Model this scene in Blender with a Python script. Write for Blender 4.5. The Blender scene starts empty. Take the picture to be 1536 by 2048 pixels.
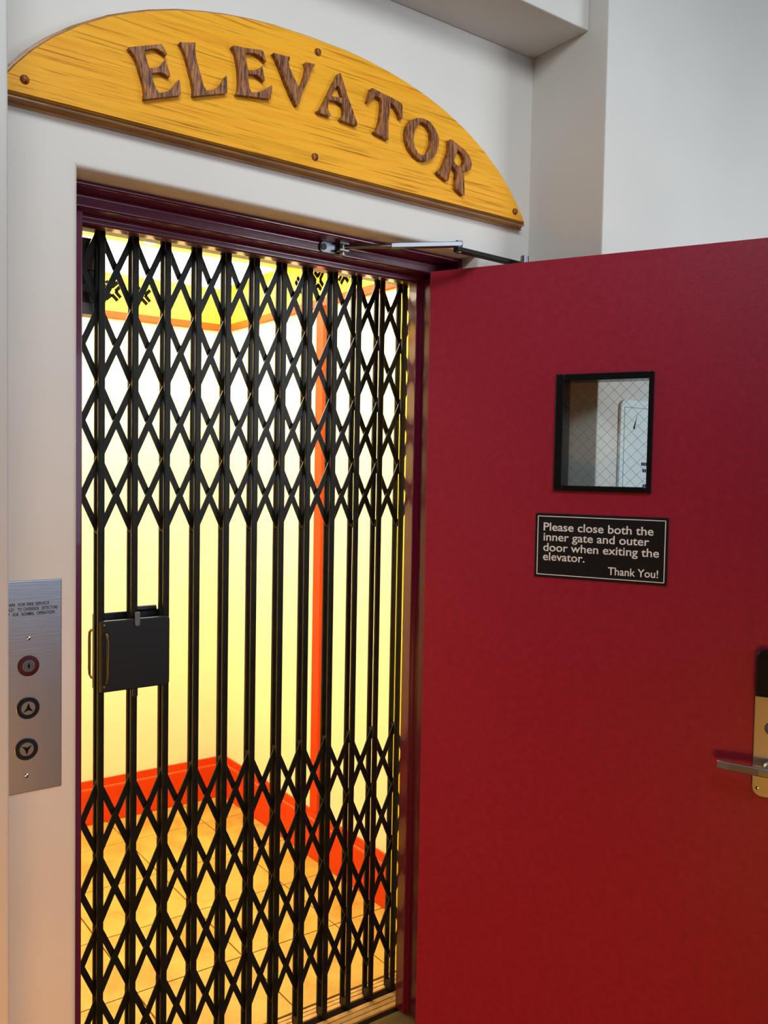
import bpy, bmesh, math, random
from mathutils import Vector, Matrix
random.seed(7)
scene = bpy.context.scene
C = scene.collection

# ------------------------------------------------------------------ camera
CAM_YAW, CAM_PITCH, CAM_ROLL = math.radians(36.2003), math.radians(2.6082), math.radians(1.02355)
cam_d = bpy.data.cameras.new('camera')
cam_d.sensor_fit = 'VERTICAL'
cam_d.sensor_height = 24.0
cam_d.lens = 24.0 * 1751.28 / 2048.0
cam_d.clip_start = 0.02
cam = bpy.data.objects.new('camera', cam_d)
C.objects.link(cam)
fwd = Vector((math.sin(CAM_YAW) * math.cos(CAM_PITCH), math.cos(CAM_YAW) * math.cos(CAM_PITCH), -math.sin(CAM_PITCH)))
rgt = Vector((math.cos(CAM_YAW), -math.sin(CAM_YAW), 0))
up = rgt.cross(fwd)
r2 = math.cos(CAM_ROLL) * rgt + math.sin(CAM_ROLL) * up
u2 = -math.sin(CAM_ROLL) * rgt + math.cos(CAM_ROLL) * up
m = Matrix((r2, u2, -fwd)).transposed().to_4x4()
m.translation = Vector((0, -1.8, 1.6))
cam.matrix_world = m
scene.camera = cam

# ------------------------------------------------------------------ world, lights, exposure
world = bpy.data.worlds.new('world')
scene.world = world
world.use_nodes = True
bg = world.node_tree.nodes['Background']
bg.inputs[0].default_value = (0.55, 0.62, 0.75, 1)
bg.inputs[1].default_value = 0.3

def area_light(name, loc, aim, sx, sy, power, col):
    d = bpy.data.lights.new(name, 'AREA')
    d.shape = 'RECTANGLE'
    d.size, d.size_y, d.energy, d.color = sx, sy, power, col
    o = bpy.data.objects.new(name, d)
    C.objects.link(o)
    o.location = loc
    o.rotation_euler = (Vector(aim) - Vector(loc)).to_track_quat('-Z', 'Y').to_euler()
    return o

# cool daylight from an unseen source high above and behind the photographer
overhead = area_light('overhead_daylight', (0.40, -1.82, 3.32), (1.15, 0.0, 2.35), 1.5, 0.8, 15.5, (0.85, 0.93, 1.0))
overhead.data.spread = math.radians(88)
# cool fill added at the right to light the wall beyond the open door
daylight = area_light('right_fill_light', (3.7, -3.6, 2.3), (2.6, -0.27, 1.9), 1.6, 1.4, 16, (0.84, 0.92, 1.0))
daylight.data.spread = math.radians(70)
# warm light added low behind the photographer to tint the lower walls
low_warm = area_light('low_warm_light', (-0.05, -2.45, 0.30), (0.9, 0.0, 0.02), 1.1, 0.4, 13.5, (1.0, 0.41, 0.05))
low_warm.data.spread = math.radians(98)

scene.view_settings.view_transform = 'Standard'
scene.view_settings.look = 'None'
scene.view_settings.exposure = 0.0
scene.view_settings.gamma = 1.0
scene.view_settings.use_curve_mapping = False

# ------------------------------------------------------------------ materials
MATS = {}
def mat(name, col, rough=0.5, metal=0.0, spec=0.5, emit=None, estr=0.0, coat=0.0):
    mt = bpy.data.materials.new(name)
    mt.use_nodes = True
    b = mt.node_tree.nodes['Principled BSDF']
    b.inputs['Base Color'].default_value = (*col, 1)
    b.inputs['Roughness'].default_value = rough
    b.inputs['Metallic'].default_value = metal
    b.inputs['Specular IOR Level'].default_value = spec
    b.inputs['Coat Weight'].default_value = coat
    if emit:
        b.inputs['Emission Color'].default_value = (*emit, 1)
        b.inputs['Emission Strength'].default_value = estr
    MATS[name] = mt
    return mt

def mix_col(nt, fac, a, b):
    n = nt.nodes.new('ShaderNodeMix')
    n.data_type = 'RGBA'
    nt.links.new(fac, n.inputs[0])
    n.inputs[6].default_value = (*a, 1)
    n.inputs[7].default_value = (*b, 1)
    return n.outputs[2]

def noise(nt, scale, detail=4, rough=0.5, stretch=(1, 1, 1), dist=0.0, offset=(0, 0, 0), coord='Object'):
    tc = nt.nodes.new('ShaderNodeTexCoord')
    mp = nt.nodes.new('ShaderNodeMapping')
    mp.inputs['Scale'].default_value = stretch
    mp.inputs['Location'].default_value = offset
    nt.links.new(tc.outputs[coord], mp.inputs[0])
    n = nt.nodes.new('ShaderNodeTexNoise')
    n.inputs['Scale'].default_value = scale
    n.inputs['Detail'].default_value = detail
    n.inputs['Roughness'].default_value = rough
    n.inputs['Distortion'].default_value = dist
    nt.links.new(mp.outputs[0], n.inputs['Vector'])
    return n.outputs['Fac']

def ramp(nt, fac, stops):
    r = nt.nodes.new('ShaderNodeValToRGB')
    nt.links.new(fac, r.inputs[0])
    e = r.color_ramp.elements
    e[0].position, e[0].color = stops[0][0], (*stops[0][1], 1)
    e[1].position, e[1].color = stops[-1][0], (*stops[-1][1], 1)
    for p, c in stops[1:-1]:
        k = e.new(p); k.color = (*c, 1)
    return r.outputs[0]

def bump(mt, height, strength, dist=0.002):
    nt = mt.node_tree
    b = nt.nodes.new('ShaderNodeBump')
    b.inputs['Strength'].default_value = strength
    b.inputs['Distance'].default_value = dist
    nt.links.new(height, b.inputs['Height'])
    nt.links.new(b.outputs[0], nt.nodes['Principled BSDF'].inputs['Normal'])

def set_col(mt, out):
    mt.node_tree.links.new(out, mt.node_tree.nodes['Principled BSDF'].inputs['Base Color'])

# lobby plaster
p = mat('plaster', (0.70, 0.68, 0.65), 0.55, spec=0.35)
nt = p.node_tree
set_col(p, ramp(nt, noise(nt, 2.2, 5), [(0.3, (0.67, 0.63, 0.57)), (0.7, (0.73, 0.69, 0.63))]))
bump(p, noise(nt, 60, 5, 0.6), 0.25, 0.002)
# landing floor: worn bronze-brown boards
p = mat('lobby_floor', (0.22, 0.12, 0.05), 0.35)
nt = p.node_tree
set_col(p, ramp(nt, noise(nt, 6, 6, 0.6, (1, 6, 1)), [(0.3, (0.085, 0.055, 0.018)), (0.7, (0.15, 0.10, 0.038))]))
mat('lobby_ceiling', (0.40, 0.40, 0.41), 0.8)
mat('lobby_dark_wall', (0.16, 0.095, 0.05), 0.5)  # for walls out of view, kept dark brown to cut bounced light
# maroon frame
p = mat('maroon_paint', (0.105, 0.006, 0.030), 0.24, spec=0.5, coat=0.3)
nt = p.node_tree
bump(p, noise(nt, 45, 3), 0.12, 0.002)
# red door leaf
p = mat('red_door_paint', (0.3, 0.014, 0.03), 0.42)
nt = p.node_tree
set_col(p, ramp(nt, noise(nt, 55, 6, 0.7), [(0.35, (0.30, 0.0095, 0.029)), (0.65, (0.38, 0.0135, 0.043))]))
bump(p, noise(nt, 160, 3), 0.18, 0.0015)
# gate
p = mat('gate_black', (0.007, 0.008, 0.006), 0.36, spec=0.17)
nt = p.node_tree
set_col(p, ramp(nt, noise(nt, 30, 4), [(0.3, (0.0045, 0.0050, 0.0038)), (0.75, (0.013, 0.012, 0.006))]))
mat('lock_black', (0.005, 0.006, 0.0065), 0.40, spec=0.35)
mat('dark_brass', (0.11, 0.09, 0.045), 0.38, metal=0.9)
mat('box_grey', (0.10, 0.105, 0.11), 0.5)
mat('black_rubber', (0.006, 0.006, 0.007), 0.5)
mat('gloss_black', (0.008, 0.008, 0.009), 0.22)
# elevator car
mat('car_cream', (0.90, 0.78, 0.47), 0.6)
p = mat('car_yellow', (0.82, 0.62, 0.02), 0.6, spec=0.3)
mat('car_orange', (0.62, 0.044, 0.001), 0.5, spec=0.2)
mat('car_bead_highlight', (0.55, 0.12, 0.03), 0.4)  # paler than the orange trim: the groove's highlight put into the colour
mat('car_ceiling', (0.80, 0.60, 0.16), 0.6)
mat('chevron_black', (0.004, 0.0035, 0.003), 0.9, spec=0.0)
mat('light_panel', (1, 1, 1), 0.5, emit=(1.0, 0.95, 0.84), estr=14.5)
p = mat('floor_tile', (0.75, 0.5, 0.16), 0.35)
nt = p.node_tree
oi = nt.nodes.new('ShaderNodeObjectInfo')
set_col(p, ramp(nt, noise(nt, 7, 6, 0.6, dist=0.6), [(0.28, (0.37, 0.195, 0.022)), (0.5, (0.46, 0.285, 0.042)), (0.72, (0.52, 0.345, 0.07))]))
mat('grout', (0.13, 0.065, 0.015), 0.9)
p = mat('sill_bronze', (0.42, 0.30, 0.12), 0.45, metal=0.2)
nt = p.node_tree
set_col(p, ramp(nt, noise(nt, 20, 5, 0.6), [(0.35, (0.34, 0.18, 0.045)), (0.65, (0.56, 0.33, 0.09))]))
mat('sill_dark', (0.010, 0.006, 0.004), 0.9, spec=0.02)
# oak sign
p = mat('oak', (0.7, 0.36, 0.04), 0.45, spec=0.18)
nt = p.node_tree
g1 = noise(nt, 7, 3, 0.5, (0.28, 1, 5.0), 0.8)
base = ramp(nt, g1, [(0.3, (0.74, 0.33, 0.013)), (0.5, (0.93, 0.425, 0.024)), (0.68, (0.83, 0.345, 0.014)), (0.8, (0.58, 0.24, 0.010))])
g2 = noise(nt, 22, 4, 0.6, (0.22, 1, 11), 0.5, (3, 0, 1))
fine = ramp(nt, g2, [(0.33, (0.50, 0.40, 0.28)), (0.45, (1, 1, 1))])
mx = nt.nodes.new('ShaderNodeMix'); mx.data_type = 'RGBA'; mx.blend_type = 'MULTIPLY'
mx.inputs[0].default_value = 0.9
nt.links.new(base, mx.inputs[6]); nt.links.new(fine, mx.inputs[7])
set_col(p, mx.outputs[2])
bump(p, g2, 0.15, 0.001)
p = mat('oak_edge', (0.30, 0.12, 0.02), 0.3, coat=0.3)
nt = p.node_tree
set_col(p, ramp(nt, noise(nt, 20, 4, 0.6, (0.5, 1, 10)), [(0.35, (0.24, 0.10, 0.018)), (0.65, (0.46, 0.21, 0.03))]))
p = mat('carved_wood', (0.16, 0.06, 0.018), 0.35, spec=0.35, coat=0.1)
nt = p.node_tree
gl = noise(nt, 60, 4, 0.6, (3.2, 1, 0.5), 0.5)
set_col(p, ramp(nt, gl, [(0.36, (0.045, 0.009, 0.003)), (0.5, (0.25, 0.078, 0.016)), (0.66, (0.45, 0.18, 0.05))]))
bump(p, gl, 0.8, 0.004)
# metals
p = mat('brushed_steel', (0.40, 0.40, 0.42), 0.30, metal=1.0)
nt = p.node_tree
bump(p, noise(nt, 90, 3, 0.5, (0.15, 1, 6)), 0.12, 0.001)
mat('chrome', (0.62, 0.62, 0.63), 0.18, metal=1.0)
mat('closer_metal', (0.20, 0.21, 0.23), 0.36, metal=1.0)
mat('nickel', (0.50, 0.53, 0.58), 0.38, metal=1.0)
mat('engraving', (0.006, 0.006, 0.007), 0.8, spec=0.1)
mat('key_red', (0.06, 0.006, 0.008), 0.5, spec=0.25)
mat('button_lens', (0.20, 0.19, 0.175), 0.35, metal=0.3)
mat('sign_black', (0.010, 0.010, 0.012), 0.35)
mat('sign_white', (0.90, 0.90, 0.89), 0.5)
mat('notice_white', (0.86, 0.93, 0.90), 0.5)
mat('notice_line', (0.35, 0.42, 0.42), 0.6)
mat('glow_pane', (0.02, 0.02, 0.02), 0.1, emit=(0.55, 0.74, 1.0), estr=2.6)  # blue glow of the added window behind the camera
mat('wire', (0.16, 0.17, 0.17), 0.5, metal=0.5)
g = bpy.data.materials.new('glass'); g.use_nodes = True; MATS['glass'] = g
nt = g.node_tree
for n in list(nt.nodes): nt.nodes.remove(n)
o_ = nt.nodes.new('ShaderNodeOutputMaterial'); mxs = nt.nodes.new('ShaderNodeMixShader')
tr = nt.nodes.new('ShaderNodeBsdfTransparent'); gs = nt.nodes.new('ShaderNodeBsdfGlossy')
tr.inputs[0].default_value = (0.94, 0.985, 0.985, 1); gs.inputs['Roughness'].default_value = 0.03
mxs.inputs[0].default_value = 0.05
nt.links.new(tr.outputs[0], mxs.inputs[1]); nt.links.new(gs.outputs[0], mxs.inputs[2]); nt.links.new(mxs.outputs[0], o_.inputs[0])

# ------------------------------------------------------------------ helpers
def bm_box(bm, x0, x1, y0, y1, z0, z1):
    vs = [bm.verts.new(v) for v in ((x0, y0, z0), (x1, y0, z0), (x1, y1, z0), (x0, y1, z0), (x0, y0, z1), (x1, y0, z1), (x1, y1, z1), (x0, y1, z1))]
    for f in ((3, 2, 1, 0), (4, 5, 6, 7), (0, 1, 5, 4), (1, 2, 6, 5), (2, 3, 7, 6), (3, 0, 4, 7)):
        bm.faces.new([vs[i] for i in f])
    return vs

def bm_prism(bm, pts, axis, a, b):
    """extrude a polygon; axis 'y' -> pts are (x,z), 'x' -> (y,z), 'z' -> (x,y)"""
    def P(q, t):
        return {'y': (q[0], t, q[1]), 'x': (t, q[0], q[1]), 'z': (q[0], q[1], t)}[axis]
    A = [bm.verts.new(P(q, a)) for q in pts]
    B = [bm.verts.new(P(q, b)) for q in pts]
    bm.faces.new(A); bm.faces.new(B[::-1])
    n = len(pts)
    for i in range(n):
        bm.faces.new((A[i], B[i], B[(i + 1) % n], A[(i + 1) % n]))

def bm_cyl(bm, p0, p1, r0, r1=None, seg=20, cap=True):
    r1 = r0 if r1 is None else r1
    p0, p1 = Vector(p0), Vector(p1)
    ax = (p1 - p0).normalized()
    a = ax.orthogonal().normalized(); b = ax.cross(a)
    A, B = [], []
    for i in range(seg):
        t = 2 * math.pi * i / seg
        d = math.cos(t) * a + math.sin(t) * b
        A.append(bm.verts.new(p0 + d * r0)); B.append(bm.verts.new(p1 + d * r1))
    for i in range(seg):
        bm.faces.new((A[i], A[(i + 1) % seg], B[(i + 1) % seg], B[i]))
    if cap:
        bm.faces.new(A[::-1]); bm.faces.new(B)

def bm_tube(bm, pts, r, seg=12):
    pts = [Vector(q) for q in pts]
    rings = []
    ref = Vector((0.31, 0.17, 0.93)).normalized()
    for i, q in enumerate(pts):
        t = (pts[min(i + 1, len(pts) - 1)] - pts[max(i - 1, 0)]).normalized()
        a = t.cross(ref).normalized(); b = t.cross(a)
        rings.append([bm.verts.new(q + r * (math.cos(2 * math.pi * k / seg) * a + math.sin(2 * math.pi * k / seg) * b)) for k in range(seg)])
    for A, B in zip(rings, rings[1:]):
        for k in range(seg):
            bm.faces.new((A[k], A[(k + 1) % seg], B[(k + 1) % seg], B[k]))
    bm.faces.new(rings[0][::-1]); bm.faces.new(rings[-1])

def bm_lathe(bm, c, axis, prof, seg=28):
    """prof: list of (radius, distance along axis)"""
    c = Vector(c); ax = Vector(axis).normalized()
    a = ax.orthogonal().normalized(); b = ax.cross(a)
    rings = []
    for r, h in prof:
        if r < 1e-6:
            rings.append([bm.verts.new(c + ax * h)])
        else:
            rings.append([bm.verts.new(c + ax * h + r * (math.cos(2 * math.pi * k / seg) * a + math.sin(2 * math.pi * k / seg) * b)) for k in range(seg)])
    for A, B in zip(rings, rings[1:]):
        for k in range(seg):
            l = (k + 1) % seg
            if len(A) == 1 and len(B) == 1: continue
            if len(A) == 1: bm.faces.new((A[0], B[l], B[k]))
            elif len(B) == 1: bm.faces.new((A[k], A[l], B[0]))
            else: bm.faces.new((A[k], A[l], B[l], B[k]))

def obj(name, bm, material, parent=None, bevel=0.0, seg=2, smooth=False):
    bmesh.ops.recalc_face_normals(bm, faces=bm.faces)
    me = bpy.data.meshes.new(name)
    bm.to_mesh(me); bm.free()
    me.materials.append(MATS[material])
    if smooth:
        for f in me.polygons: f.use_smooth = True
        me.set_sharp_from_angle(angle=math.radians(38))
    o = bpy.data.objects.new(name, me)
    C.objects.link(o)
    if parent is not None: o.parent = parent
    if bevel:
        md = o.modifiers.new('bevel', 'BEVEL')
        md.width, md.segments, md.limit_method, md.angle_limit = bevel, seg, 'ANGLE', math.radians(40)
    return o

def box(name, x0, x1, y0, y1, z0, z1, material, parent=None, bevel=0.0, seg=2):
    bm = bmesh.new(); bm_box(bm, x0, x1, y0, y1, z0, z1)
    return obj(name, bm, material, parent, bevel, seg)

def tag(o, label, cat, group=None, kind=None):
    o['label'] = label; o['category'] = cat
    if group: o['group'] = group
    if kind: o['kind'] = kind
    return o

def thing(name, loc=(0, 0, 0), rz=0.0):
    o = bpy.data.objects.new(name, None)
    o.empty_display_size = 0.1
    C.objects.link(o)
    o.location = loc; o.rotation_euler = (0, 0, rz)
    return o

def text_mesh(name, body, material, parent, x0, x1, zb, zh, y, bold=0.0, depth=0.0006, spacing=1.0):
    """flat lettering in the local XZ plane, read from -y, fitted between x0..x1, cap height zh over the baseline zb"""
    cu = bpy.data.curves.new(name, 'FONT')
    cu.body = body; cu.size = 1.0; cu.offset = bold; cu.extrude = 0.001; cu.space_character = spacing
    cu.resolution_u = 4
    t = bpy.data.objects.new(name + '_tmp', cu); C.objects.link(t)
    bpy.context.view_layer.update()
    me = bpy.data.meshes.new_from_object(t.evaluated_get(bpy.context.evaluated_depsgraph_get()))
    bpy.data.objects.remove(t); bpy.data.curves.remove(cu)
    xs = [v.co.x for v in me.vertices]
    a, b = min(xs), max(xs)
    sx = (x1 - x0) / (b - a)
    sz = zh / 0.73
    for v in me.vertices:
        X, Yv, Z = v.co
        v.co = (x0 + (X - a) * sx, y - (depth if Z > 0 else 0), zb + Yv * sz)
    me.name = name
    me.materials.clear(); me.materials.append(MATS[material])
    o = bpy.data.objects.new(name, me); C.objects.link(o)
    o.parent = parent
    return o

# ================================================================== THE SETTING
# origin: the lobby face of the elevator wall is y = 0, finished floor z = 0
OPEN_L, OPEN_R, OPEN_T = 0.547, 1.625, 2.197
CEIL = 3.4
bm = bmesh.new()
bm_prism(bm, [(0.30, 0), (OPEN_L, 0), (OPEN_L, OPEN_T), (OPEN_R, OPEN_T), (OPEN_R, 0), (1.86, 0), (1.86, CEIL), (0.30, CEIL)], 'y', 0.0, 0.22)
bmesh.ops.recalc_face_normals(bm, faces=bm.faces)
edges = []
for e in bm.edges:
    a, b = e.verts[0].co, e.verts[1].co
    if abs(a.y) < 1e-6 and abs(b.y) < 1e-6:
        if all(OPEN_L - 1e-5 <= q.x <= OPEN_R + 1e-5 and q.z <= OPEN_T + 1e-5 for q in (a, b)) and (b - a).length > 0.5:
            edges.append(e)
bmesh.ops.bevel(bm, geom=edges, offset=0.014, segments=4, profile=0.5, affect='EDGES')
w = obj('wall_back', bm, 'plaster', smooth=True)
tag(w, 'off-white plaster elevator wall with the doorway, set back in the recess', 'wall', kind='structure')
w = box('wall_left', -3.2, 0.354, -0.267, 0.22, 0, CEIL, 'plaster', bevel=0.006, seg=3)
tag(w, 'plaster wall edge at the far left, in front of the call station', 'wall', kind='structure')
w = box('wall_right', 1.809, 4.6, -0.267, 0.22, 0, CEIL, 'plaster', bevel=0.004, seg=2)
tag(w, 'tall pale plaster wall rising behind the open red door', 'wall', kind='structure')
w = box('trim_1', 0.354, 1.809, -0.202, 0.0, 2.768, CEIL, 'plaster', bevel=0.004)
tag(w, 'plaster beam boxed across the top of the elevator recess', 'beam', kind='structure')
w = box('wall_rear', -3.2, 4.6, -6.2, -6.0, 0, CEIL, 'lobby_dark_wall')
tag(w, 'unseen dark brown wall closing the lobby behind the viewpoint', 'wall', kind='structure')
WD = thing('added_window', (1.8, -6.0, 0.9))  # added out of view so the call plate has something blue to reflect
tag(WD, 'added glowing window with white bars in the unseen wall behind the viewpoint', 'window', kind='structure')
for x0, x1, z0, z1 in ((-1.25, 1.25, -0.06, 0.0), (-1.25, 1.25, 1.7, 1.76), (-1.25, -1.2, 0.0, 1.7), (1.2, 1.25, 0.0, 1.7), (-0.025, 0.025, 0.0, 1.7)):
    box('added_window_frame', x0, x1, 0.0, 0.05, z0, z1, 'sign_white', WD)
for x0, x1 in ((-1.2, -0.025), (0.025, 1.2)):
    box('pane', x0, x1, 0.005, 0.015, 0.0, 1.7, 'glow_pane', WD)
w = box('wall_side_left', -3.4, -3.2, -6.2, 0.22, 0, CEIL, 'lobby_dark_wall')
tag(w, 'unseen dark brown side wall at the left end of the lobby', 'wall', kind='structure')
w = box('wall_side_right', 4.6, 4.8, -6.2, 0.22, 0, CEIL, 'lobby_dark_wall')
tag(w, 'unseen dark brown side wall at the right end of the lobby', 'wall', kind='structure')
w = box('ceiling', -3.4, 4.8, -6.2, 0.22, CEIL, CEIL + 0.1, 'lobby_ceiling')
tag(w, 'plain grey lobby ceiling', 'ceiling', kind='structure')
bm = bmesh.new()
bm_prism(bm, [(-3.4, -6.2), (4.8, -6.2), (4.8, 0.22), (1.70, 0.22), (1.70, 0.205), (0.45, 0.205), (0.45, 0.22), (-3.4, 0.22)], 'z', -0.5, 0.0)
w = obj('floor', bm, 'lobby_floor')
tag(w, 'worn brown lobby floor running up to the elevator sill', 'floor', kind='structure')

# maroon steel door frame: profile (y, inward offset) lip / face / rabbet / stop
FR = thing('trim_2', (0, 0, 0))
tag(FR, 'maroon painted steel frame around the elevator doorway', 'door frame', kind='structure')
YL, YF, YS, YB = 0.072, 0.130, 0.184, 0.224
def jamb_prof(s, xo, o1, o2, o3):
    X = lambda d: xo + s * d
    return [(X(0), YL), (X(o1), YL), (X(o1 + 0.001), YF), (X(o2), YF), (X(o2), YS), (X(o3), YS), (X(o3), YB), (X(0), YB)]
for s, xo in ((1, 0.5472), (-1, 1.6248)):
    bm = bmesh.new()
    o2 = 0.049 if s > 0 else 0.054
    bm_prism(bm, jamb_prof(s, xo, 0.011, o2, o2 + 0.016), 'z', 0.0, 2.150)
    bm_box(bm, min(xo, xo + s * 0.0112), max(xo, xo + s * 0.0112), YL - 0.0007, YF - 0.0005, 2.148, 2.1967)
    obj('jamb', bm, 'maroon_paint', FR, 0.003, 3)
bm = bmesh.new()
zt = 2.1968
bm_prism(bm, [(YL, zt), (YL, zt - 0.011), (YF, zt - 0.012), (YF, zt - 0.040), (YS, zt - 0.040), (YS, zt - 0.058), (YB, zt - 0.058), (YB, zt)], 'x', 0.5474, 1.6246)
obj('head', bm, 'maroon_paint', FR, 0.005, 4)

# ================================================================== ELEVATOR CAR
CAR = thing('elevator_car', (1.1, 0.35, 0))
tag(CAR, 'brightly lit yellow elevator car with orange trim behind the folding gate', 'elevator car')
CX0, CX1, CY0, CY1, CZ = 0.36, 1.889, 0.375, 2.075, 2.46
def cbox(name, x0, x1, y0, y1, z0, z1, material, parent=None, bevel=0.0, label=None):
    o = box(name, x0, x1, y0, y1, z0, z1, material, parent or CAR, bevel)
    o.matrix_parent_inverse = Matrix.Translation((-1.1, -0.35, 0))
    if label: o['label'] = label
    return o
def car_obj(name, bm, material, parent=None, bevel=0.0, smooth=False):
    o = obj(name, bm, material, parent or CAR, bevel, smooth=smooth)
    o.matrix_parent_inverse = Matrix.Translation((-1.1, -0.35, 0))
    return o
ID = Matrix.Identity(4)
def sub(o):                       # a sub-part hangs on a part that already sits in car space
    o.matrix_parent_inverse = ID
    return o
RZ0, RZ1 = 2.257, 2.290
wb = cbox('rear_wall', CX0, CX1, CY1, CY1 + 0.03, 0, RZ0 + 0.01, 'car_cream')
wr = cbox('side_wall', CX1, CX1 + 0.03, CY0, CY1 + 0.03, 0, RZ0 + 0.01, 'car_cream')
wl = cbox('side_wall', CX0 - 0.03, CX0, CY0, CY1 + 0.03, 0, RZ0 + 0.01, 'car_cream')
fb = cbox('frieze', CX0, CX1, CY1, CY1 + 0.03, RZ0 + 0.01, CZ, 'car_yellow')
fr = cbox('frieze', CX1, CX1 + 0.03, CY0, CY1 + 0.03, RZ0 + 0.01, CZ, 'car_yellow')
fl = cbox('frieze', CX0 - 0.03, CX0, CY0, CY1 + 0.03, RZ0 + 0.01, CZ, 'car_yellow')
T = 0.014
# rails, stile, baseboards
sub(cbox('rail', CX0, CX1, CY1 - T, CY1, RZ0, RZ1, 'car_orange', wb, 0.002))
sub(cbox('rail', CX1 - T, CX1, CY0, CY1 - T, RZ0, RZ1, 'car_orange', wr, 0.002))
sub(cbox('rail', CX0, CX0 + T, CY0, CY1 - T, RZ0, RZ1, 'car_orange', wl, 0.002))
sub(cbox('stile', CX1 - T, CX1, 1.193, 1.248, 0.2, RZ0, 'car_orange', wr, 0.002))
for par, (x0, x1, y0, y1) in ((wb, (CX0, CX1, CY1 - T, CY1)), (wr, (CX1 - T, CX1, CY0, CY1 - T)), (wl, (CX0, CX0 + T, CY0, CY1 - T))):
    sub(cbox('baseboard', x0, x1, y0, y1, 0, 0.160, 'car_orange', par, 0.003))
    sub(cbox('baseboard_cap', x0 + (0.004 if par is wr else 0), x1, y0 + (0.004 if par is wb else 0), y1, 0.165, 0.200, 'car_orange', par, 0.002))
    sub(cbox('bead', x0 + (0.002 if par is wr else 0), x1 - (0.002 if par is wl else 0), y0 + (0.002 if par is wb else 0), y1, 0.158, 0.166, 'car_bead_highlight', par, 0.002))
# chevron motifs on the frieze: four small chevrons pointing in to a centre
def chevron(par, origin, ux, d, wdt=0.0155):
    """a V of two strokes; d = direction from the motif centre"""
    ox, oy, oz = origin
    bm = bmesh.new()
    tip, arm, back = 0.016, 0.026, 0.024
    dx, dz = d
    for s in (-1, 1):
        px, pz = -dz * s, dx * s
        a = (dx * tip, dz * tip)
        b = (dx * (tip + back) + px * arm, dz * (tip + back) + pz * arm)
        L = math.hypot(b[0] - a[0], b[1] - a[1])
        nx, nz = -(b[1] - a[1]) / L * wdt / 2, (b[0] - a[0]) / L * wdt / 2
        q = [(a[0] - nx, a[1] - nz), (b[0] - nx, b[1] - nz), (b[0] + nx, b[1] + nz), (a[0] + nx, a[1] + nz)]
        if ux == 'x': bm_prism(bm, [(ox + u, oz + v) for u, v in q], 'y', oy - 0.002, oy)
        else: bm_prism(bm, [(oy - u, oz + v) for u, v in q], 'x', ox - 0.002, ox)
    return sub(car_obj('chevron', bm, 'chevron_black', par))
for k in range(3):
    for d in ((1, 0), (-1, 0), (0, 1), (0, -1)):
        chevron(fb, (1.189 + 0.135 * k, CY1, 2.379), 'x', d)
for yc in (1.065, 1.262, 1.40):
    for d in ((1, 0), (-1, 0), (0, 1), (0, -1)):
        chevron(fr, (CX1, yc, 2.37), 'y', d)
# ceiling with luminous panels and a small downlight
ce = cbox('car_ceiling', CX0 - 0.03, CX1 + 0.03, 0.27, CY1 + 0.03, CZ, CZ + 0.04, 'car_ceiling')
sub(cbox('light_panel', CX0 + 0.05, 1.845, 1.545, CY1 - 0.01, CZ - 0.006, CZ + 0.001, 'light_panel', ce))
sub(cbox('light_panel', CX0 + 0.05, 1.845, 0.60, 1.10, CZ - 0.006, CZ + 0.001, 'light_panel', ce))  # nearer panel, out of view, added to light the gate and jamb
bm = bmesh.new(); bm_lathe(bm, (1.263, 1.464, CZ + 0.001), (0, 0, -1), [(0.024, 0), (0.024, 0.004), (0.017, 0.006), (0, 0.006)])
dl = sub(car_obj('downlight', bm, 'light_panel', ce))
# front return posts and header of the car
for x0, x1 in ((1.735, CX1 + 0.03), (CX0 - 0.03, 0.56)):
    cbox('front_return', x0, x1, 0.34, 0.525, 0, CZ, 'car_yellow', None, 0.004)
cbox('car_header', 0.45, 1.80, 0.30, 0.375, 2.175, CZ, 'maroon_paint', None, 0.003)
# floor platform with separate tiles
pf = cbox('platform', CX0 - 0.03, CX1 + 0.03, 0.232, CY1 + 0.03, -0.40, -0.007, 'grout')
XS = [CX0, 0.588, 0.948, 1.308, 1.668, CX1]
YSs = [0.376, 0.73, 1.09, 1.45, 1.81, CY1]
for i in range(5):
    for j in range(5):
        sub(cbox('floor_tile', XS[i] + 0.002, XS[i + 1] - 0.002, YSs[j] + 0.002, YSs[j + 1] - 0.002, -0.008, 0.0, 'floor_tile', pf, 0.0015))
# sill strips and gate track
SILL = [(0.232, 0.249), (0.2515, 0.2695), (0.272, 0.290), (0.321, 0.337), (0.3395, 0.3535), (0.356, 0.368)]
for y0, y1 in SILL:
    sub(cbox('sill_strip', 0.56, 1.735, y0, y1, -0.010, 0.001, 'sill_bronze', pf, 0.001))
sub(cbox('gate_track', 0.56, 1.735, 0.291, 0.320, -0.010, -0.004, 'sill_dark', pf))

# ================================================================== FOLDING GATE
GATE = thing('folding_gate', (1.14, 0.31, 0))
tag(GATE, 'black steel collapsible scissor gate closed across the elevator doorway', 'gate')
GI = Matrix.Translation((-1.14, -0.31, 0))
def gpart(o):
    o.matrix_parent_inverse = GI
    return o
def link_copy(src, parent, mi=None):
    o = src.copy(); C.objects.link(o); o.parent = parent
    if mi is not None: o.matrix_parent_inverse = mi
    return o
BX0, BSP, NB = 0.6915, 0.0822, 12
bm = bmesh.new(); bm_box(bm, -0.008, 0.008, 0.290, 0.299, 0.004, 2.172)
bar0 = gpart(obj('bar', bm, 'gate_black', GATE, 0.0022, 3))
bm = bmesh.new(); bm_box(bm, -0.0075, 0.0075, 0.320, 0.329, 0.004, 2.172)
rear0 = obj('rear_bar', bm, 'gate_black', bar0, 0.002, 2)
bm = bmesh.new(); bm_box(bm, -0.0072, 0.0072, 0.298, 0.321, -0.003, 0.030)
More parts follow.
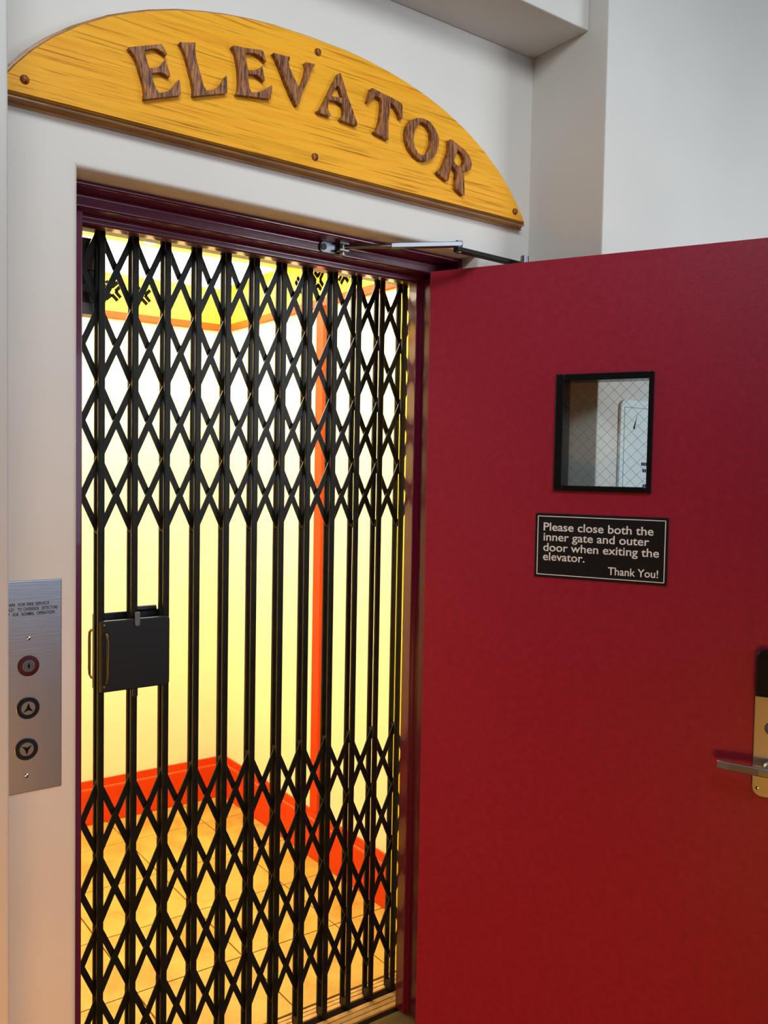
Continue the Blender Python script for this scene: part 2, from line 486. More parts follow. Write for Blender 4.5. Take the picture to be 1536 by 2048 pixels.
foot0 = obj('foot', bm, 'gate_black', bar0, 0.002, 2)
bar0.location.x = BX0
for i in range(1, NB):
    b = link_copy(bar0, GATE, GI); b.location.x = BX0 + BSP * i
    link_copy(rear0, b); link_copy(foot0, b)
gpart(box('top_track', 0.56, 1.735, 0.288, 0.332, 2.160, 2.176, 'gate_black', GATE))
PER = 0.180
strip_mesh = {}
def strip(x0, z0, x1, z1, layer):
    L = math.hypot(x1 - x0, z1 - z0)
    key = (round(L, 3), layer)
    W = 0.0148
    if key not in strip_mesh:
        bm = bmesh.new()
        pts = []
        for k in range(7):
            t = -math.pi / 2 + math.pi * k / 6
            pts.append((L / 2 + math.cos(t) * W / 2, math.sin(t) * W / 2))
        for k in range(7):
            t = math.pi / 2 + math.pi * k / 6
            pts.append((-L / 2 + math.cos(t) * W / 2, math.sin(t) * W / 2))
        y0 = 0.3035 if layer == 0 else 0.3115
        bm_prism(bm, pts, 'y', y0, y0 + 0.004)
        o = obj('lattice_strip', bm, 'gate_black', GATE)
        strip_mesh[key] = o.data
    else:
        o = bpy.data.objects.new('lattice_strip', strip_mesh[key]); C.objects.link(o); o.parent = GATE
    o.matrix_parent_inverse = GI
    o.location = ((x0 + x1) / 2, 0, (z0 + z1) / 2)
    o.rotation_euler = (0, -math.atan2(z1 - z0, x1 - x0), 0)
XL, XR = BX0 - BSP / 2, BX0 + BSP * (NB - 1) + BSP / 2
for zb in (1.444, 0.110):
    zt_ = zb + 4 * PER
    sl = PER / BSP
    for sgn in (1, -1):
        for i in range(-5, NB + 5):
            # diagonal through the foot pivot (bar i, zb)
            xa, xb = BX0 + BSP * i, BX0 + BSP * i + sgn * 4 * BSP
            lo, hi = max(min(xa, xb), XL), min(max(xa, xb), XR)
            if hi - lo < BSP * 0.4: continue
            f = lambda x: zb + (x - xa) * sgn * sl
            strip(lo, f(lo), hi, f(hi), 0 if sgn > 0 else 1)
# lock case on the meeting bars
LK = thing('lock_case'); LK.parent = GATE; gpart(LK)
bm = bmesh.new()
n = 5
pts = [(0.686, 1.230), (0.686, 1.056)]
for k in range(n): t = -math.pi / 2 + math.pi / 2 * k / (n - 1); pts.append((0.853 + 0.008 * math.cos(t), 1.064 + 0.008 * math.sin(t)))
for k in range(n): t = math.pi / 2 * k / (n - 1); pts.append((0.853 + 0.008 * math.cos(t), 1.222 + 0.008 * math.sin(t)))
bm_prism(bm, pts, 'y', 0.279, 0.289)
obj('front_plate', bm, 'lock_black', LK, 0.003, 3)
bm = bmesh.new(); bm_prism(bm, [(x, z + (0.011 if z > 1.15 else 0)) for x, z in pts], 'y', 0.333, 0.342)
obj('rear_plate', bm, 'lock_black', LK, 0.003, 3)
bm = bmesh.new()
bm_tube(bm, [(0.698, 0.279, 1.200), (0.698, 0.270, 1.199), (0.698, 0.262, 1.192), (0.698, 0.260, 1.180), (0.698, 0.260, 1.100), (0.698, 0.262, 1.088), (0.698, 0.270, 1.081), (0.698, 0.279, 1.080)], 0.0034)
obj('pull_handle', bm, 'dark_brass', LK, smooth=True)
bm = bmesh.new()
bm_tube(bm, [(0.690, 0.342, 1.200), (0.688, 0.352, 1.199), (0.686, 0.360, 1.192), (0.686, 0.362, 1.180), (0.686, 0.362, 1.100), (0.686, 0.360, 1.088), (0.688, 0.352, 1.081), (0.690, 0.342, 1.080)], 0.0036)
obj('pull_handle', bm, 'dark_brass', LK, smooth=True)
for z in (1.219, 1.070):
    bm = bmesh.new(); bm_lathe(bm, (0.6955, 0.279, z), (0, -1, 0), [(0.0050, 0), (0.0048, 0.001), (0.003, 0.0028), (0, 0.0032)], 16)
    obj('screw', bm, 'dark_brass', LK, smooth=True)
for x, z0, z1 in ((0.776, 1.212, 1.246), (0.771, 1.036, 1.058)):
    bm = bmesh.new(); bm_prism(bm, [(x - 0.0065, z0 + 0.004), (x - 0.003, z0), (x + 0.004, z0), (x + 0.0065, z0 + 0.004), (x + 0.0065, z1), (x - 0.0065, z1)], 'y', 0.275, 0.279)
    obj('latch_tab', bm, 'box_grey' if z0 > 1.1 else 'lock_black', LK, 0.0008)
bm = bmesh.new(); bm_cyl(bm, (0.784, 0.338, 1.244), (0.846, 0.338, 1.244), 0.0085, seg=14)
obj('latch_rod', bm, 'lock_black', LK, smooth=True)

# gate switch housing inside the car, top left of the doorway
SW = thing('gate_switch', (0.63, 0.375, 2.0))
tag(SW, 'grey and black gate switch housing at the top left behind the gate', 'switch box')
SI = Matrix.Translation((-0.63, -0.375, -2.0))
def spart(o): o.matrix_parent_inverse = SI; return o
spart(box('cover', 0.585, 0.712, 0.345, 0.40, 2.075, 2.150, 'box_grey', SW, 0.003))
spart(box('housing', 0.585, 0.705, 0.352, 0.40, 1.995, 2.076, 'black_rubber', SW, 0.003))
spart(box('base_plate', 0.585, 0.712, 0.346, 0.40, 1.968, 1.996, 'box_grey', SW, 0.002))
bm = bmesh.new(); bm_cyl(bm, (0.672, 0.352, 2.03), (0.672, 0.344, 2.03), 0.011, seg=16)
spart(obj('roller', bm, 'box_grey', SW, smooth=True))
spart(box('bracket', 0.56, 0.60, 0.376, 0.41, 1.99, 2.12, 'black_rubber', SW))

# ================================================================== ELEVATOR SIGN
SX, SZ = 1.065, 2.290
SIGN = thing('elevator_sign', (SX, 0, SZ))
tag(SIGN, 'arched oak board with carved brown letters reading ELEVATOR above the doorway', 'sign')
half = [(0.0, 0.998), (0.1, 0.996), (0.16, 0.9905), (0.22, 0.982), (0.27, 0.972), (0.33, 0.957), (0.389, 0.937), (0.432, 0.919), (0.475, 0.899), (0.535, 0.863), (0.587, 0.824), (0.625, 0.789), (0.657, 0.752), (0.682, 0.718), (0.7035, 0.684)]
outl = [(x, z - 0.690) for x, z in half][::-1] + [(-x, z - 0.690) for x, z in half[1:]]
def inset(poly, d):
    n = len(poly); out = []
    for i in range(n):
        a, b, c = Vector(poly[i - 1]), Vector(poly[i]), Vector(poly[(i + 1) % n])
        e1, e2 = (b - a).normalized(), (c - b).normalized()
        n1, n2 = Vector((-e1.y, e1.x)), Vector((-e2.y, e2.x))
        nn = (n1 + n2)
        if nn.length < 1e-6: nn = n1
        k = nn.normalized(); s = d / max(0.35, k.dot(n1))
        out.append((b.x + k.x * s, b.y + k.y * s))
    return out
prof = [(0, 0), (0, -0.012), (0.0035, -0.012), (0.0035, -0.021), (0.0055, -0.024), (0.0055, -0.033), (0.0095, -0.033), (0.0095, -0.039), (0.0130, -0.043)]
bm = bmesh.new(); rings = []
for d, y in prof:
    rings.append([bm.verts.new((x, y, z)) for x, z in inset(outl, d)])
nn_ = len(outl)
for A, B in zip(rings, rings[1:]):
    for k in range(nn_):
        bm.faces.new((A[k], A[(k + 1) % nn_], B[(k + 1) % nn_], B[k]))
bm.faces.new(rings[0][::-1])
obj('edge_moulding', bm, 'oak_edge', SIGN)
bm = bmesh.new(); bm_prism(bm, inset(outl, 0.0125), 'y', -0.0435, -0.036)
obj('board', bm, 'oak', SIGN)
for px, pz in ((-0.631, 0.032), (0.009, 0.268), (0.005, 0.031), (0.645, 0.027)):
    bm = bmesh.new(); bm_lathe(bm, (px, -0.0435, pz), (0, -1, 0), [(0.0085, 0), (0.0085, 0.002), (0.0065, 0.0055), (0.003, 0.0075), (0, 0.008)], 20)
    obj('wood_plug', bm, 'carved_wood', SIGN, smooth=True)
LETTERS = [
    ('E', [(-0.4395, 0.1433), (-0.4074, 0.1556), (-0.369, 0.1707), (-0.3634, 0.1641), (-0.355, 0.1516), (-0.3601, 0.1494), (-0.3665, 0.1543), (-0.3761, 0.1574), (-0.3871, 0.1557), (-0.4042, 0.147), (-0.4003, 0.1327), (-0.3939, 0.1153), (-0.3774, 0.1214), (-0.3688, 0.1298), (-0.3625, 0.1413), (-0.3584, 0.1387), (-0.3543, 0.1263), (-0.3483, 0.1093), (-0.3534, 0.1086), (-0.3615, 0.1124), (-0.3726, 0.1123), (-0.3899, 0.1053), (-0.3867, 0.095), (-0.3811, 0.0817), (-0.374, 0.0716), (-0.366, 0.0745), (-0.3532, 0.0816), (-0.3436, 0.0932), (-0.3316, 0.1108), (-0.3283, 0.1049), (-0.3264, 0.0789), (-0.4053, 0.0498), (-0.4038, 0.0667), (-0.407, 0.0836), (-0.4141, 0.1037), (-0.4203, 0.1211), (-0.4281, 0.1342)], None),
    ('L', [(-0.3321, 0.1861), (-0.3232, 0.1872), (-0.2946, 0.1957), (-0.2958, 0.1809), (-0.294, 0.1661), (-0.288, 0.148), (-0.2803, 0.1256), (-0.2759, 0.1114), (-0.2691, 0.104), (-0.2555, 0.1099), (-0.2452, 0.1173), (-0.2358, 0.1292), (-0.2256, 0.1484), (-0.2229, 0.1444), (-0.2217, 0.1111), (-0.3, 0.0835), (-0.2993, 0.099), (-0.3036, 0.1192), (-0.3096, 0.1389), (-0.3147, 0.1557), (-0.3214, 0.1711)], None),
    ('E', [(-0.2138, 0.2123), (-0.2054, 0.2155), (-0.1807, 0.218), (-0.1429, 0.2249), (-0.1365, 0.2226), (-0.1324, 0.2133), (-0.1282, 0.2026), (-0.1322, 0.2001), (-0.1395, 0.2085), (-0.1507, 0.2122), (-0.1618, 0.2118), (-0.1798, 0.2072), (-0.1773, 0.1921), (-0.1739, 0.1738), (-0.1598, 0.1763), (-0.1488, 0.1829), (-0.1393, 0.1925), (-0.1368, 0.1814), (-0.1317, 0.1604), (-0.1357, 0.1579), (-0.1421, 0.1645), (-0.1518, 0.1682), (-0.173, 0.1644), (-0.1721, 0.1495), (-0.1695, 0.1363), (-0.1647, 0.1286), (-0.1497, 0.1326), (-0.1386, 0.139), (-0.1291, 0.1464), (-0.1155, 0.1578), (-0.1138, 0.1512), (-0.1175, 0.1256), (-0.202, 0.1132), (-0.1967, 0.1249), (-0.1953, 0.1404), (-0.1964, 0.1648), (-0.1989, 0.1805), (-0.2037, 0.1983)], None),
    ('V', [(-0.1148, 0.2275), (-0.0928, 0.2289), (-0.0704, 0.2304), (-0.0703, 0.2219), (-0.0736, 0.2196), (-0.0709, 0.2068), (-0.0623, 0.1935), (-0.0529, 0.1804), (-0.0451, 0.1696), (-0.0385, 0.1828), (-0.0312, 0.2021), (-0.028, 0.2188), (-0.0325, 0.2305), (-0.0041, 0.2335), (-0.0066, 0.2263), (-0.0143, 0.2184), (-0.0183, 0.2028), (-0.0266, 0.1832), (-0.0349, 0.1666), (-0.0446, 0.1352), (-0.0495, 0.1268), (-0.0555, 0.1324), (-0.0667, 0.1481), (-0.0804, 0.1715), (-0.0923, 0.1938), (-0.104, 0.2144)], None),
    ('A', [(0.0596, 0.2322), (0.065, 0.2322), (0.0726, 0.2158), (0.0841, 0.1876), (0.0993, 0.1586), (0.1138, 0.1299), (0.113, 0.1229), (0.0661, 0.1257), (0.066, 0.1301), (0.074, 0.1403), (0.0747, 0.1524), (0.0681, 0.1641), (0.0555, 0.166), (0.0349, 0.1637), (0.0315, 0.1547), (0.0318, 0.1415), (0.0391, 0.1323), (0.0383, 0.1262), (0.003, 0.1276), (0.0029, 0.132), (0.0115, 0.1393), (0.0235, 0.1614), (0.0423, 0.2002)], [(0.057, 0.2019), (0.0639, 0.1942), (0.0706, 0.1781), (0.041, 0.1741), (0.0464, 0.188)]),
    ('T', [(0.1514, 0.222), (0.158, 0.223), (0.1869, 0.2185), (0.2123, 0.2159), (0.2322, 0.2125), (0.2432, 0.2091), (0.2464, 0.2037), (0.2461, 0.1724), (0.2412, 0.1696), (0.2328, 0.1847), (0.2216, 0.1974), (0.2097, 0.2021), (0.2082, 0.1816), (0.2048, 0.1591), (0.2043, 0.1358), (0.2059, 0.1121), (0.1621, 0.1203), (0.163, 0.1243), (0.1715, 0.1309), (0.1787, 0.1527), (0.182, 0.178), (0.1825, 0.1981), (0.1776, 0.2053), (0.1679, 0.2066), (0.1585, 0.2011), (0.1455, 0.1855), (0.1408, 0.1858), (0.1451, 0.2036)], None),
    ('O', [(0.2913, 0.1872), (0.3135, 0.1912), (0.3343, 0.187), (0.3517, 0.1732), (0.3627, 0.1555), (0.3623, 0.135), (0.3552, 0.1145), (0.3423, 0.0978), (0.3218, 0.0868), (0.3049, 0.086), (0.2862, 0.0933), (0.2685, 0.1064), (0.2589, 0.1254), (0.2566, 0.1433), (0.2608, 0.1612), (0.2731, 0.1777)], [(0.3081, 0.1813), (0.3251, 0.1754), (0.3359, 0.1607), (0.3373, 0.1437), (0.334, 0.1256), (0.325, 0.1091), (0.3102, 0.1001), (0.2971, 0.1029), (0.2857, 0.1146), (0.2816, 0.1307), (0.2839, 0.1498), (0.2918, 0.1659), (0.3008, 0.1767)]),
    ('R', [(0.3956, 0.1595), (0.4063, 0.1613), (0.4303, 0.1521), (0.4526, 0.1438), (0.4692, 0.1296), (0.4758, 0.1131), (0.4711, 0.0986), (0.4562, 0.0901), (0.4421, 0.0894), (0.4484, 0.0803), (0.4509, 0.0629), (0.4519, 0.0287), (0.4479, 0.0279), (0.4216, 0.0405), (0.4211, 0.0553), (0.4235, 0.078), (0.4182, 0.0887), (0.4062, 0.095), (0.4026, 0.0824), (0.4001, 0.0657), (0.3946, 0.0528), (0.3584, 0.0671), (0.3602, 0.0712), (0.3753, 0.0839), (0.3844, 0.1049), (0.3954, 0.1309)], [(0.4267, 0.1409), (0.4409, 0.1323), (0.4482, 0.1205), (0.4456, 0.108), (0.4339, 0.098), (0.4198, 0.1024), (0.4127, 0.1097), (0.423, 0.1312)]),
]
def letter(ch, outer, hole):
    cu = bpy.data.curves.new('letter', 'CURVE')
    cu.dimensions = '2D'; cu.fill_mode = 'BOTH'; cu.extrude = 0.0065; cu.offset = -0.0006
    for ring in (outer, hole):
        if not ring: continue
        sp = cu.splines.new('POLY'); sp.points.add(len(ring) - 1); sp.use_cyclic_u = True
        for q, (x, z) in zip(sp.points, ring): q.co = (x, z, 0, 1)
    t = bpy.data.objects.new('letter_tmp', cu); C.objects.link(t)
    bpy.context.view_layer.update()
    me = bpy.data.meshes.new_from_object(t.evaluated_get(bpy.context.evaluated_depsgraph_get()))
    bpy.data.objects.remove(t); bpy.data.curves.remove(cu)
    for v in me.vertices:
        X, Yv, Z = v.co
        v.co = (X, -0.0435 - 0.0065 - Z, Yv)
    me.name = 'letter'; me.materials.clear(); me.materials.append(MATS['carved_wood'])
    o = bpy.data.objects.new('letter', me); C.objects.link(o); o.parent = SIGN
    md = o.modifiers.new('bevel', 'BEVEL'); md.width, md.segments, md.limit_method, md.angle_limit = 0.0028, 2, 'ANGLE', math.radians(50)
    o['label'] = 'carved dark brown letter ' + ch
for ch, outer, hole in LETTERS: letter(ch, outer, hole)

# ================================================================== CALL STATION
ST = thing('call_station', (0.45, 0, 1.163))
tag(ST, 'brushed steel call plate with key switch and two arrow buttons left of the doorway', 'control panel')
box('plate', -0.066, 0.0645, -0.004, 0, -0.212, 0.211, 'brushed_steel', ST, 0.0015)
for z in (0.097, -0.178):
    bm = bmesh.new(); bm_lathe(bm, (0.0 if z > 0 else -0.004, -0.004, z), (0, -1, 0), [(0.0045, 0), (0.0043, 0.0008), (0.002, 0.0018), (0, 0.002)], 16)
    obj('screw', bm, 'chrome', ST, smooth=True)
KS = thing('key_switch', (0.0, -0.004, 0.042)); KS.parent = ST
bm = bmesh.new(); bm_lathe(bm, (0, 0, 0), (0, -1, 0), [(0.0205, 0), (0.0205, 0.002), (0.019, 0.003), (0.012, 0.003), (0.012, 0.001)])
obj('ring', bm, 'key_red', KS, smooth=True)
bm = bmesh.new(); bm_lathe(bm, (0, 0, 0), (0, -1, 0), [(0.0122, 0), (0.0122, 0.004), (0.0112, 0.005), (0.009, 0.005), (0.0085, 0.0042), (0, 0.0042)])
obj('cylinder', bm, 'chrome', KS, smooth=True)
box('keyhole', -0.0014, 0.0014, -0.0046, -0.0038, -0.005, 0.005, 'engraving', KS)
bm = bmesh.new(); bm_lathe(bm, (0, -0.0038, 0), (0, -1, 0), [(0.0026, 0), (0.0026, 0.0009), (0, 0.0009)], 14)
obj('keyhole', bm, 'engraving', KS)
for z, s, xo in ((-0.042, 1, -0.001), (-0.124, -1, -0.004)):
    B = thing('arrow_button', (xo, -0.004, z)); B.parent = ST
    bm = bmesh.new(); bm_lathe(bm, (0, 0, 0), (0, -1, 0), [(0.0215, 0), (0.0215, 0.004), (0.020, 0.0058), (0.0155, 0.0058), (0.0135, 0.002)])
    obj('ring', bm, 'gloss_black', B, smooth=True)
    bm = bmesh.new(); bm_lathe(bm, (0, 0, 0), (0, -1, 0), [(0.0140, 0), (0.0140, 0.003), (0.0128, 0.004), (0, 0.0042)])
    obj('button', bm, 'button_lens', B, smooth=True)
    bm = bmesh.new()
    bm_prism(bm, [(0, 0.0105 * s), (0.0035, 0.0), (0.0092, -0.0072 * s), (0, -0.0035 * s), (-0.0092, -0.0072 * s), (-0.0035, 0.0)], 'y', -0.0052, -0.0038)
    obj('arrow', bm, 'engraving', B)
for zb_, words in ((0.1615, (('DOWN', -0.046, -0.025), ('FOR', -0.019, -0.0055), ('FIRE', -0.003, 0.010), ('SERVICE', 0.013, 0.040))),
                   (0.1520, (('HOLD', -0.047, -0.027), ('TO', -0.020, -0.012), ('OVERRIDE', -0.009, 0.0205), ('DETECTORS', 0.025, 0.056))),
                   (0.1425, (('UP', -0.045, -0.035), ('FOR', -0.029, -0.018), ('NORMAL', -0.013, 0.012), ('OPERATION', 0.016, 0.050)))):
    for wd, x0, x1 in words:
        text_mesh('engraved_word', wd, 'engraving', ST, x0, x1, zb_, 0.0066, -0.0040, 0.012, 0.0003)

# ================================================================== RED DOOR
DA = math.radians(-64.36)
DOOR = thing('door_1', (1.530, 0.095, 0), DA)
tag(DOOR, 'dark red door standing open with a small wired-glass window and lever lock', 'door', kind='structure')
DW, DZ0, DZ1, DT = 0.972, 0.012, 2.152, 0.045
wx0, wx1, wz0, wz1 = 0.378, 0.602, 1.568, 1.848
bm = bmesh.new()
xs, zs = [0, wx0, wx1, DW], [DZ0, wz0, wz1, DZ1]
V = {(i, j, k): bm.verts.new((xs[i], (0, DT)[k], zs[j])) for i in range(4) for j in range(4) for k in range(2)}
for i in range(3):
    for j in range(3):
        if i == 1 and j == 1: continue
        for k in range(2):
            bm.faces.new([V[i, j, k], V[i + 1, j, k], V[i + 1, j + 1, k], V[i, j + 1, k]])
for i in range(3):
    for j in (0, 3):
        bm.faces.new([V[i, j, 0], V[i + 1, j, 0], V[i + 1, j, 1], V[i, j, 1]])
        bm.faces.new([V[j, i, 0], V[j, i + 1, 0], V[j, i + 1, 1], V[j, i, 1]])
for a, b in (((1, 1), (2, 1)), ((2, 1), (2, 2)), ((2, 2), (1, 2)), ((1, 2), (1, 1))):
    bm.faces.new([V[a[0], a[1], 0], V[b[0], b[1], 0], V[b[0], b[1], 1], V[a[0], a[1], 1]])
obj('leaf', bm, 'red_door_paint', DOOR, 0.0012, 2)
WN = thing('vision_window', (0, 0, 0)); WN.parent = DOOR
for (x0, x1, z0, z1) in ((0.365, 0.386, 1.560, 1.857), (0.598, 0.611, 1.560, 1.857), (0.386, 0.598, 1.840, 1.857), (0.386, 0.598, 1.560, 1.574)):
    box('frame_bar', x0, x1, -0.009, 0.0, z0, z1, 'gloss_black', WN, 0.002)
    xi0, xi1, zi0, zi1 = max(x0, 0.379), min(x1, 0.601), max(z0, 1.569), min(z1, 1.847)
    box('stop_bar', xi0, xi1, -0.001, DT + 0.008, zi0, zi1, 'gloss_black', WN)
box('pane', 0.384, 0.600, 0.020, 0.026, 1.571, 1.845, 'glass', WN)
bm = bmesh.new()
px0, px1, pz0, pz1, st = 0.386, 0.598, 1.574, 1.840, 0.0225
for sgn in (1, -1):
    k = -40
    while k < 60:
        c0 = k * st * 1.35
        k += 1
        # line z = pz0 + c0 + sgn*(x-px0)
        pts = []
        for x in (px0, px1):
            z = pz0 + c0 + sgn * (x - px0)
            pts.append((x, z))
        (xa, za), (xb, zb_) = pts
        t0, t1 = 0.0, 1.0
        dz = zb_ - za
        for lim, gt in ((pz0, True), (pz1, False)):
            tl = (lim - za) / dz
            if (dz > 0) == gt: t0 = max(t0, tl)
            else: t1 = min(t1, tl)
        if t1 - t0 < 0.02: continue
        A = (xa + (xb - xa) * t0, 0.023, za + dz * t0); B = (xa + (xb - xa) * t1, 0.023, za + dz * t1)
        bm_cyl(bm, A, B, 0.00035, seg=5)
wm = obj('wire_mesh', bm, 'wire', WN); wm['kind'] = 'stuff'
# hinges
for z0, z1 in ((1.872, 1.986), (1.082, 1.196), (0.236, 0.350)):
    H = thing('hinge', (0, 0, 0)); H.parent = DOOR
    bm = bmesh.new()
    hx, hy = -0.004, 0.050
    for q in range(5):
        a = z0 + (z1 - z0) * q / 5; b = z0 + (z1 - z0) * (q + 1) / 5 - 0.001
        bm_cyl(bm, (hx, hy, a), (hx, hy, b), 0.0065, seg=14)
    obj('knuckle', bm, 'gloss_black', H, smooth=True)
    box('hinge_leaf', -0.0022, 0.0, 0.006, 0.046, z0, z1, 'gloss_black', H)
# lever lock
LOCK = thing('lever_lock', (0.900, 0, 0.93)); LOCK.parent = DOOR
def rounded(x0, x1, z0, z1, r, corners=(1, 1, 1, 1), n=6):
    pts = []
    for k, (cx, cz, a0) in enumerate(((x1 - r, z0 + r, -90), (x1 - r, z1 - r, 0), (x0 + r, z1 - r, 90), (x0 + r, z0 + r, 180))):
        if corners[k]:
            for q in range(n + 1):
                a = math.radians(a0 + 90 * q / n); pts.append((cx + r * math.cos(a), cz + r * math.sin(a)))
        else:
            pts.append(((x1, z0), (x1, z1), (x0, z1), (x0, z0))[k])
    return pts
bm = bmesh.new(); bm_prism(bm, rounded(-0.0375, 0.0375, -0.070, 0.166, 0.022, (1, 0, 0, 1)), 'y', -0.010, 0)
obj('escutcheon', bm, 'nickel', LOCK, 0.0015)
bm = bmesh.new(); bm_prism(bm, rounded(-0.0365, 0.0365, 0.167, 0.277, 0.018, (0, 1, 1, 0)), 'y', -0.022, 0)
obj('reader_cover', bm, 'gloss_black', LOCK, 0.004, 3)
bm = bmesh.new(); bm_lathe(bm, (0, -0.010, 0.093), (0, -1, 0), [(0.014, 0), (0.014, 0.004), (0.010, 0.007), (0, 0.007)])
obj('thumb_turn', bm, 'box_grey', LOCK, smooth=True)
bm = bmesh.new(); bm_lathe(bm, (0, -0.010, 0.002), (0, -1, 0), [(0.016, 0), (0.015, 0.010), (0.011, 0.014), (0.011, 0.045), (0, 0.047)])
obj('spindle', bm, 'nickel', LOCK, smooth=True)
bm = bmesh.new()
bm_prism(bm, [(0.012, -0.062), (0.012, -0.046), (-0.020, -0.046), (-0.085, -0.040), (-0.112, -0.034), (-0.112, -0.045), (-0.085, -0.052), (-0.020, -0.060)], 'z', -0.008, 0.011)
obj('lever', bm, 'nickel', LOCK, 0.003, 3)
for x in (-0.026, 0.026):
    bm = bmesh.new(); bm_lathe(bm, (x, -0.010, -0.050), (0, -1, 0), [(0.004, 0), (0.0036, 0.001), (0, 0.002)], 14)
    obj('screw', bm, 'chrome', LOCK, smooth=True)

# notice plate on the door
NP = thing('door_notice', (DOOR.location.x + 0.487 * math.cos(DA), DOOR.location.y + 0.487 * math.sin(DA), 1.418), DA)
tag(NP, 'black plate with white lettering asking to close gate and door, under the door window', 'sign')
box('plate', -0.168, 0.168, -0.003, 0.0, -0.083, 0.083, 'sign_black', NP, 0.0008)
bm = bmesh.new()
for x0, x1, z0, z1 in ((-0.1615, 0.1615, 0.0745, 0.0765), (-0.1615, 0.1615, -0.0765, -0.0745), (-0.1615, -0.1595, -0.0765, 0.0765), (0.1595, 0.1615, -0.0765, 0.0765)):
    bm_box(bm, x0, x1, -0.0036, -0.003, z0, z1)
obj('border', bm, 'sign_white', NP)
for body, x0, x1, zb_, h in (('Please close both the', -0.1455, 0.1325, 0.0385, 0.0218), ('inner gate and outer', -0.1450, 0.1230, 0.0125, 0.0218),
                            ('door when exiting the', -0.1450, 0.1470, -0.0145, 0.0218), ('elevator.', -0.1450, -0.0360, -0.0385, 0.0218), ('Thank You!', 0.0240, 0.1465, -0.0650, 0.0200)):
    text_mesh('lettering', body, 'sign_white', NP, x0, x1, zb_, h, -0.003, 0.010, 0.0006)

# ================================================================== DOOR CLOSER
CL = thing('door_closer', (1.228, 0.130, 2.172))
tag(CL, 'grey metal door closer arm from the frame head over the top of the red door', 'door closer')
CI = Matrix.Translation((-1.228, -0.130, -2.172))
def clp(o): o.matrix_parent_inverse = CI; return o
SH = Vector((1.250, 0.112, 2.176)); EL = Vector((1.497, -0.060, 2.190)); DE = Vector((1.790, -0.052, 2.188))
bm = bmesh.new(); bm_prism(bm, rounded(1.192, 1.272, 2.158, 2.186, 0.012), 'y', 0.124, 0.1302)
clp(obj('shoe', bm, 'closer_metal', CL, 0.0015))
bm = bmesh.new(); bm_box(bm, 1.236, 1.266, 0.100, 0.126, 2.163, 2.170); bm_box(bm, 1.236, 1.266, 0.100, 0.126, 2.181, 2.187)
clp(obj('shoe_fork', bm, 'closer_metal', CL, 0.0015))
bm = bmesh.new(); bm_cyl(bm, (1.202, 0.125, 2.172), (1.202, 0.1215, 2.172), 0.0085, seg=18); 
clp(obj('screw', bm, 'black_rubber', CL, smooth=True))
bm = bmesh.new(); bm_cyl(bm, (1.251, 0.112, 2.158), (1.251, 0.112, 2.192), 0.0075, seg=16)
clp(obj('pivot_bolt', bm, 'chrome', CL, smooth=True))
dirv = (EL - SH)
bm = bmesh.new(); bm_cyl(bm, SH, SH + dirv * 0.5, 0.0055, seg=14)
clp(obj('adjusting_rod', bm, 'closer_metal', CL, smooth=True))
def flat_bar(name, a, b, w, h, mt):
    d = (b - a).normalized(); s = Vector((d.y, -d.x, 0)).normalized(); u = s.cross(d)
    if u.z < 0: u = -u
    bm = bmesh.new()
    vs = []
    for p_ in (a, b):
        for i, j in ((-1, -1), (1, -1), (1, 1), (-1, 1)):
            vs.append(bm.verts.new(p_ + s * (w / 2 * i) + u * (h / 2 * j)))
    for f in ((0, 1, 2, 3), (7, 6, 5, 4), (0, 4, 5, 1), (1, 5, 6, 2), (2, 6, 7, 3), (3, 7, 4, 0)):
        bm.faces.new([vs[i] for i in f])
    return clp(obj(name, bm, mt, CL, 0.0018, 3))
flat_bar('forearm', SH + dirv * 0.42, EL + dirv.normalized() * 0.010, 0.018, 0.013, 'closer_metal')
dz = Vector((0, 0, -0.014))
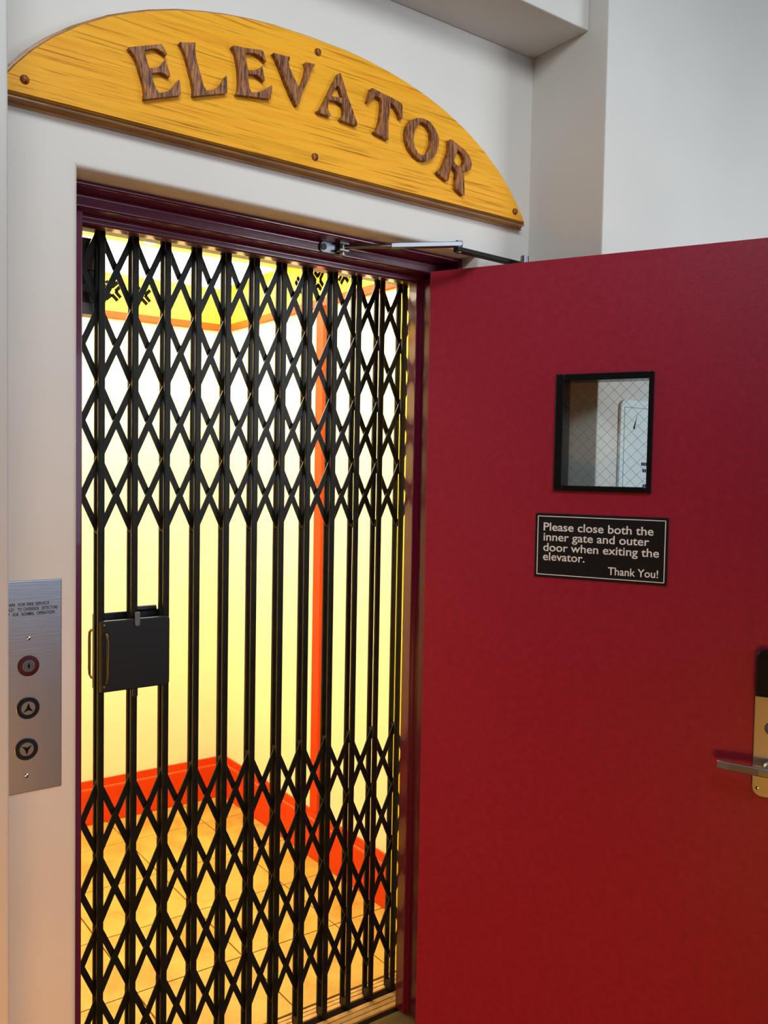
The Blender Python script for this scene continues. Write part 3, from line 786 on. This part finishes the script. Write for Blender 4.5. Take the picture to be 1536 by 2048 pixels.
flat_bar('main_arm', EL + dz + (EL - DE).normalized() * 0.010, DE + dz, 0.020, 0.012, 'gate_black')
bm = bmesh.new(); bm_cyl(bm, EL + Vector((0, 0, -0.022)), EL + Vector((0, 0, 0.009)), 0.0085, seg=18)
clp(obj('elbow_pin', bm, 'closer_metal', CL, smooth=True))
# closer body on the far face of the leaf
cb = thing('closer_body', (0, 0, 0), 0); cb.parent = CL
cb.matrix_parent_inverse = CI
cb.location = DOOR.location; cb.rotation_euler = DOOR.rotation_euler
bm = bmesh.new(); bm_box(bm, 0.10, 0.37, DT + 0.001, DT + 0.055, 2.085, 2.150)
obj('case', bm, 'closer_metal', cb, 0.006, 3)
bm = bmesh.new(); bm_cyl(bm, (0.245, DT + 0.028, 2.150), (0.245, DT + 0.028, 2.186), 0.011, seg=18)
obj('spindle', bm, 'closer_metal', cb, smooth=True)

# ================================================================== NOTICE SEEN THROUGH THE DOOR WINDOW
NB_ = thing('wall_notice', (1.895, -0.267, 1.30))
tag(NB_, 'white notice board with rounded corners on the wall, seen through the door window', 'notice')
bm = bmesh.new(); bm_prism(bm, rounded(0.0, 0.34, 0.0, 0.506, 0.022), 'y', -0.008, 0)
obj('board', bm, 'notice_white', NB_, 0.002)
bm = bmesh.new()
for x0, x1, z0, z1 in ((0.014, 0.326, 0.485, 0.487), (0.014, 0.016, 0.015, 0.487), (0.324, 0.326, 0.015, 0.487), (0.014, 0.326, 0.013, 0.015)):
    bm_box(bm, x0, x1, -0.0086, -0.008, z0, z1)
obj('border', bm, 'notice_line', NB_)
bm = bmesh.new()
bm_prism(bm, [(0.052, 0.430), (0.058, 0.428), (0.068, 0.468), (0.062, 0.452)], 'y', -0.0086, -0.008)
obj('mark', bm, 'engraving', NB_)
bm = bmesh.new()
for r, (zz, x0, x1) in enumerate(((0.330, 0.092, 0.165), (0.312, 0.098, 0.15), (0.270, 0.10, 0.16))):
    x = x0
    while x < x1:
        bm_box(bm, x, x + 0.006, -0.0086, -0.008, zz, zz + 0.009); x += 0.0085
obj('print', bm, 'engraving', NB_)
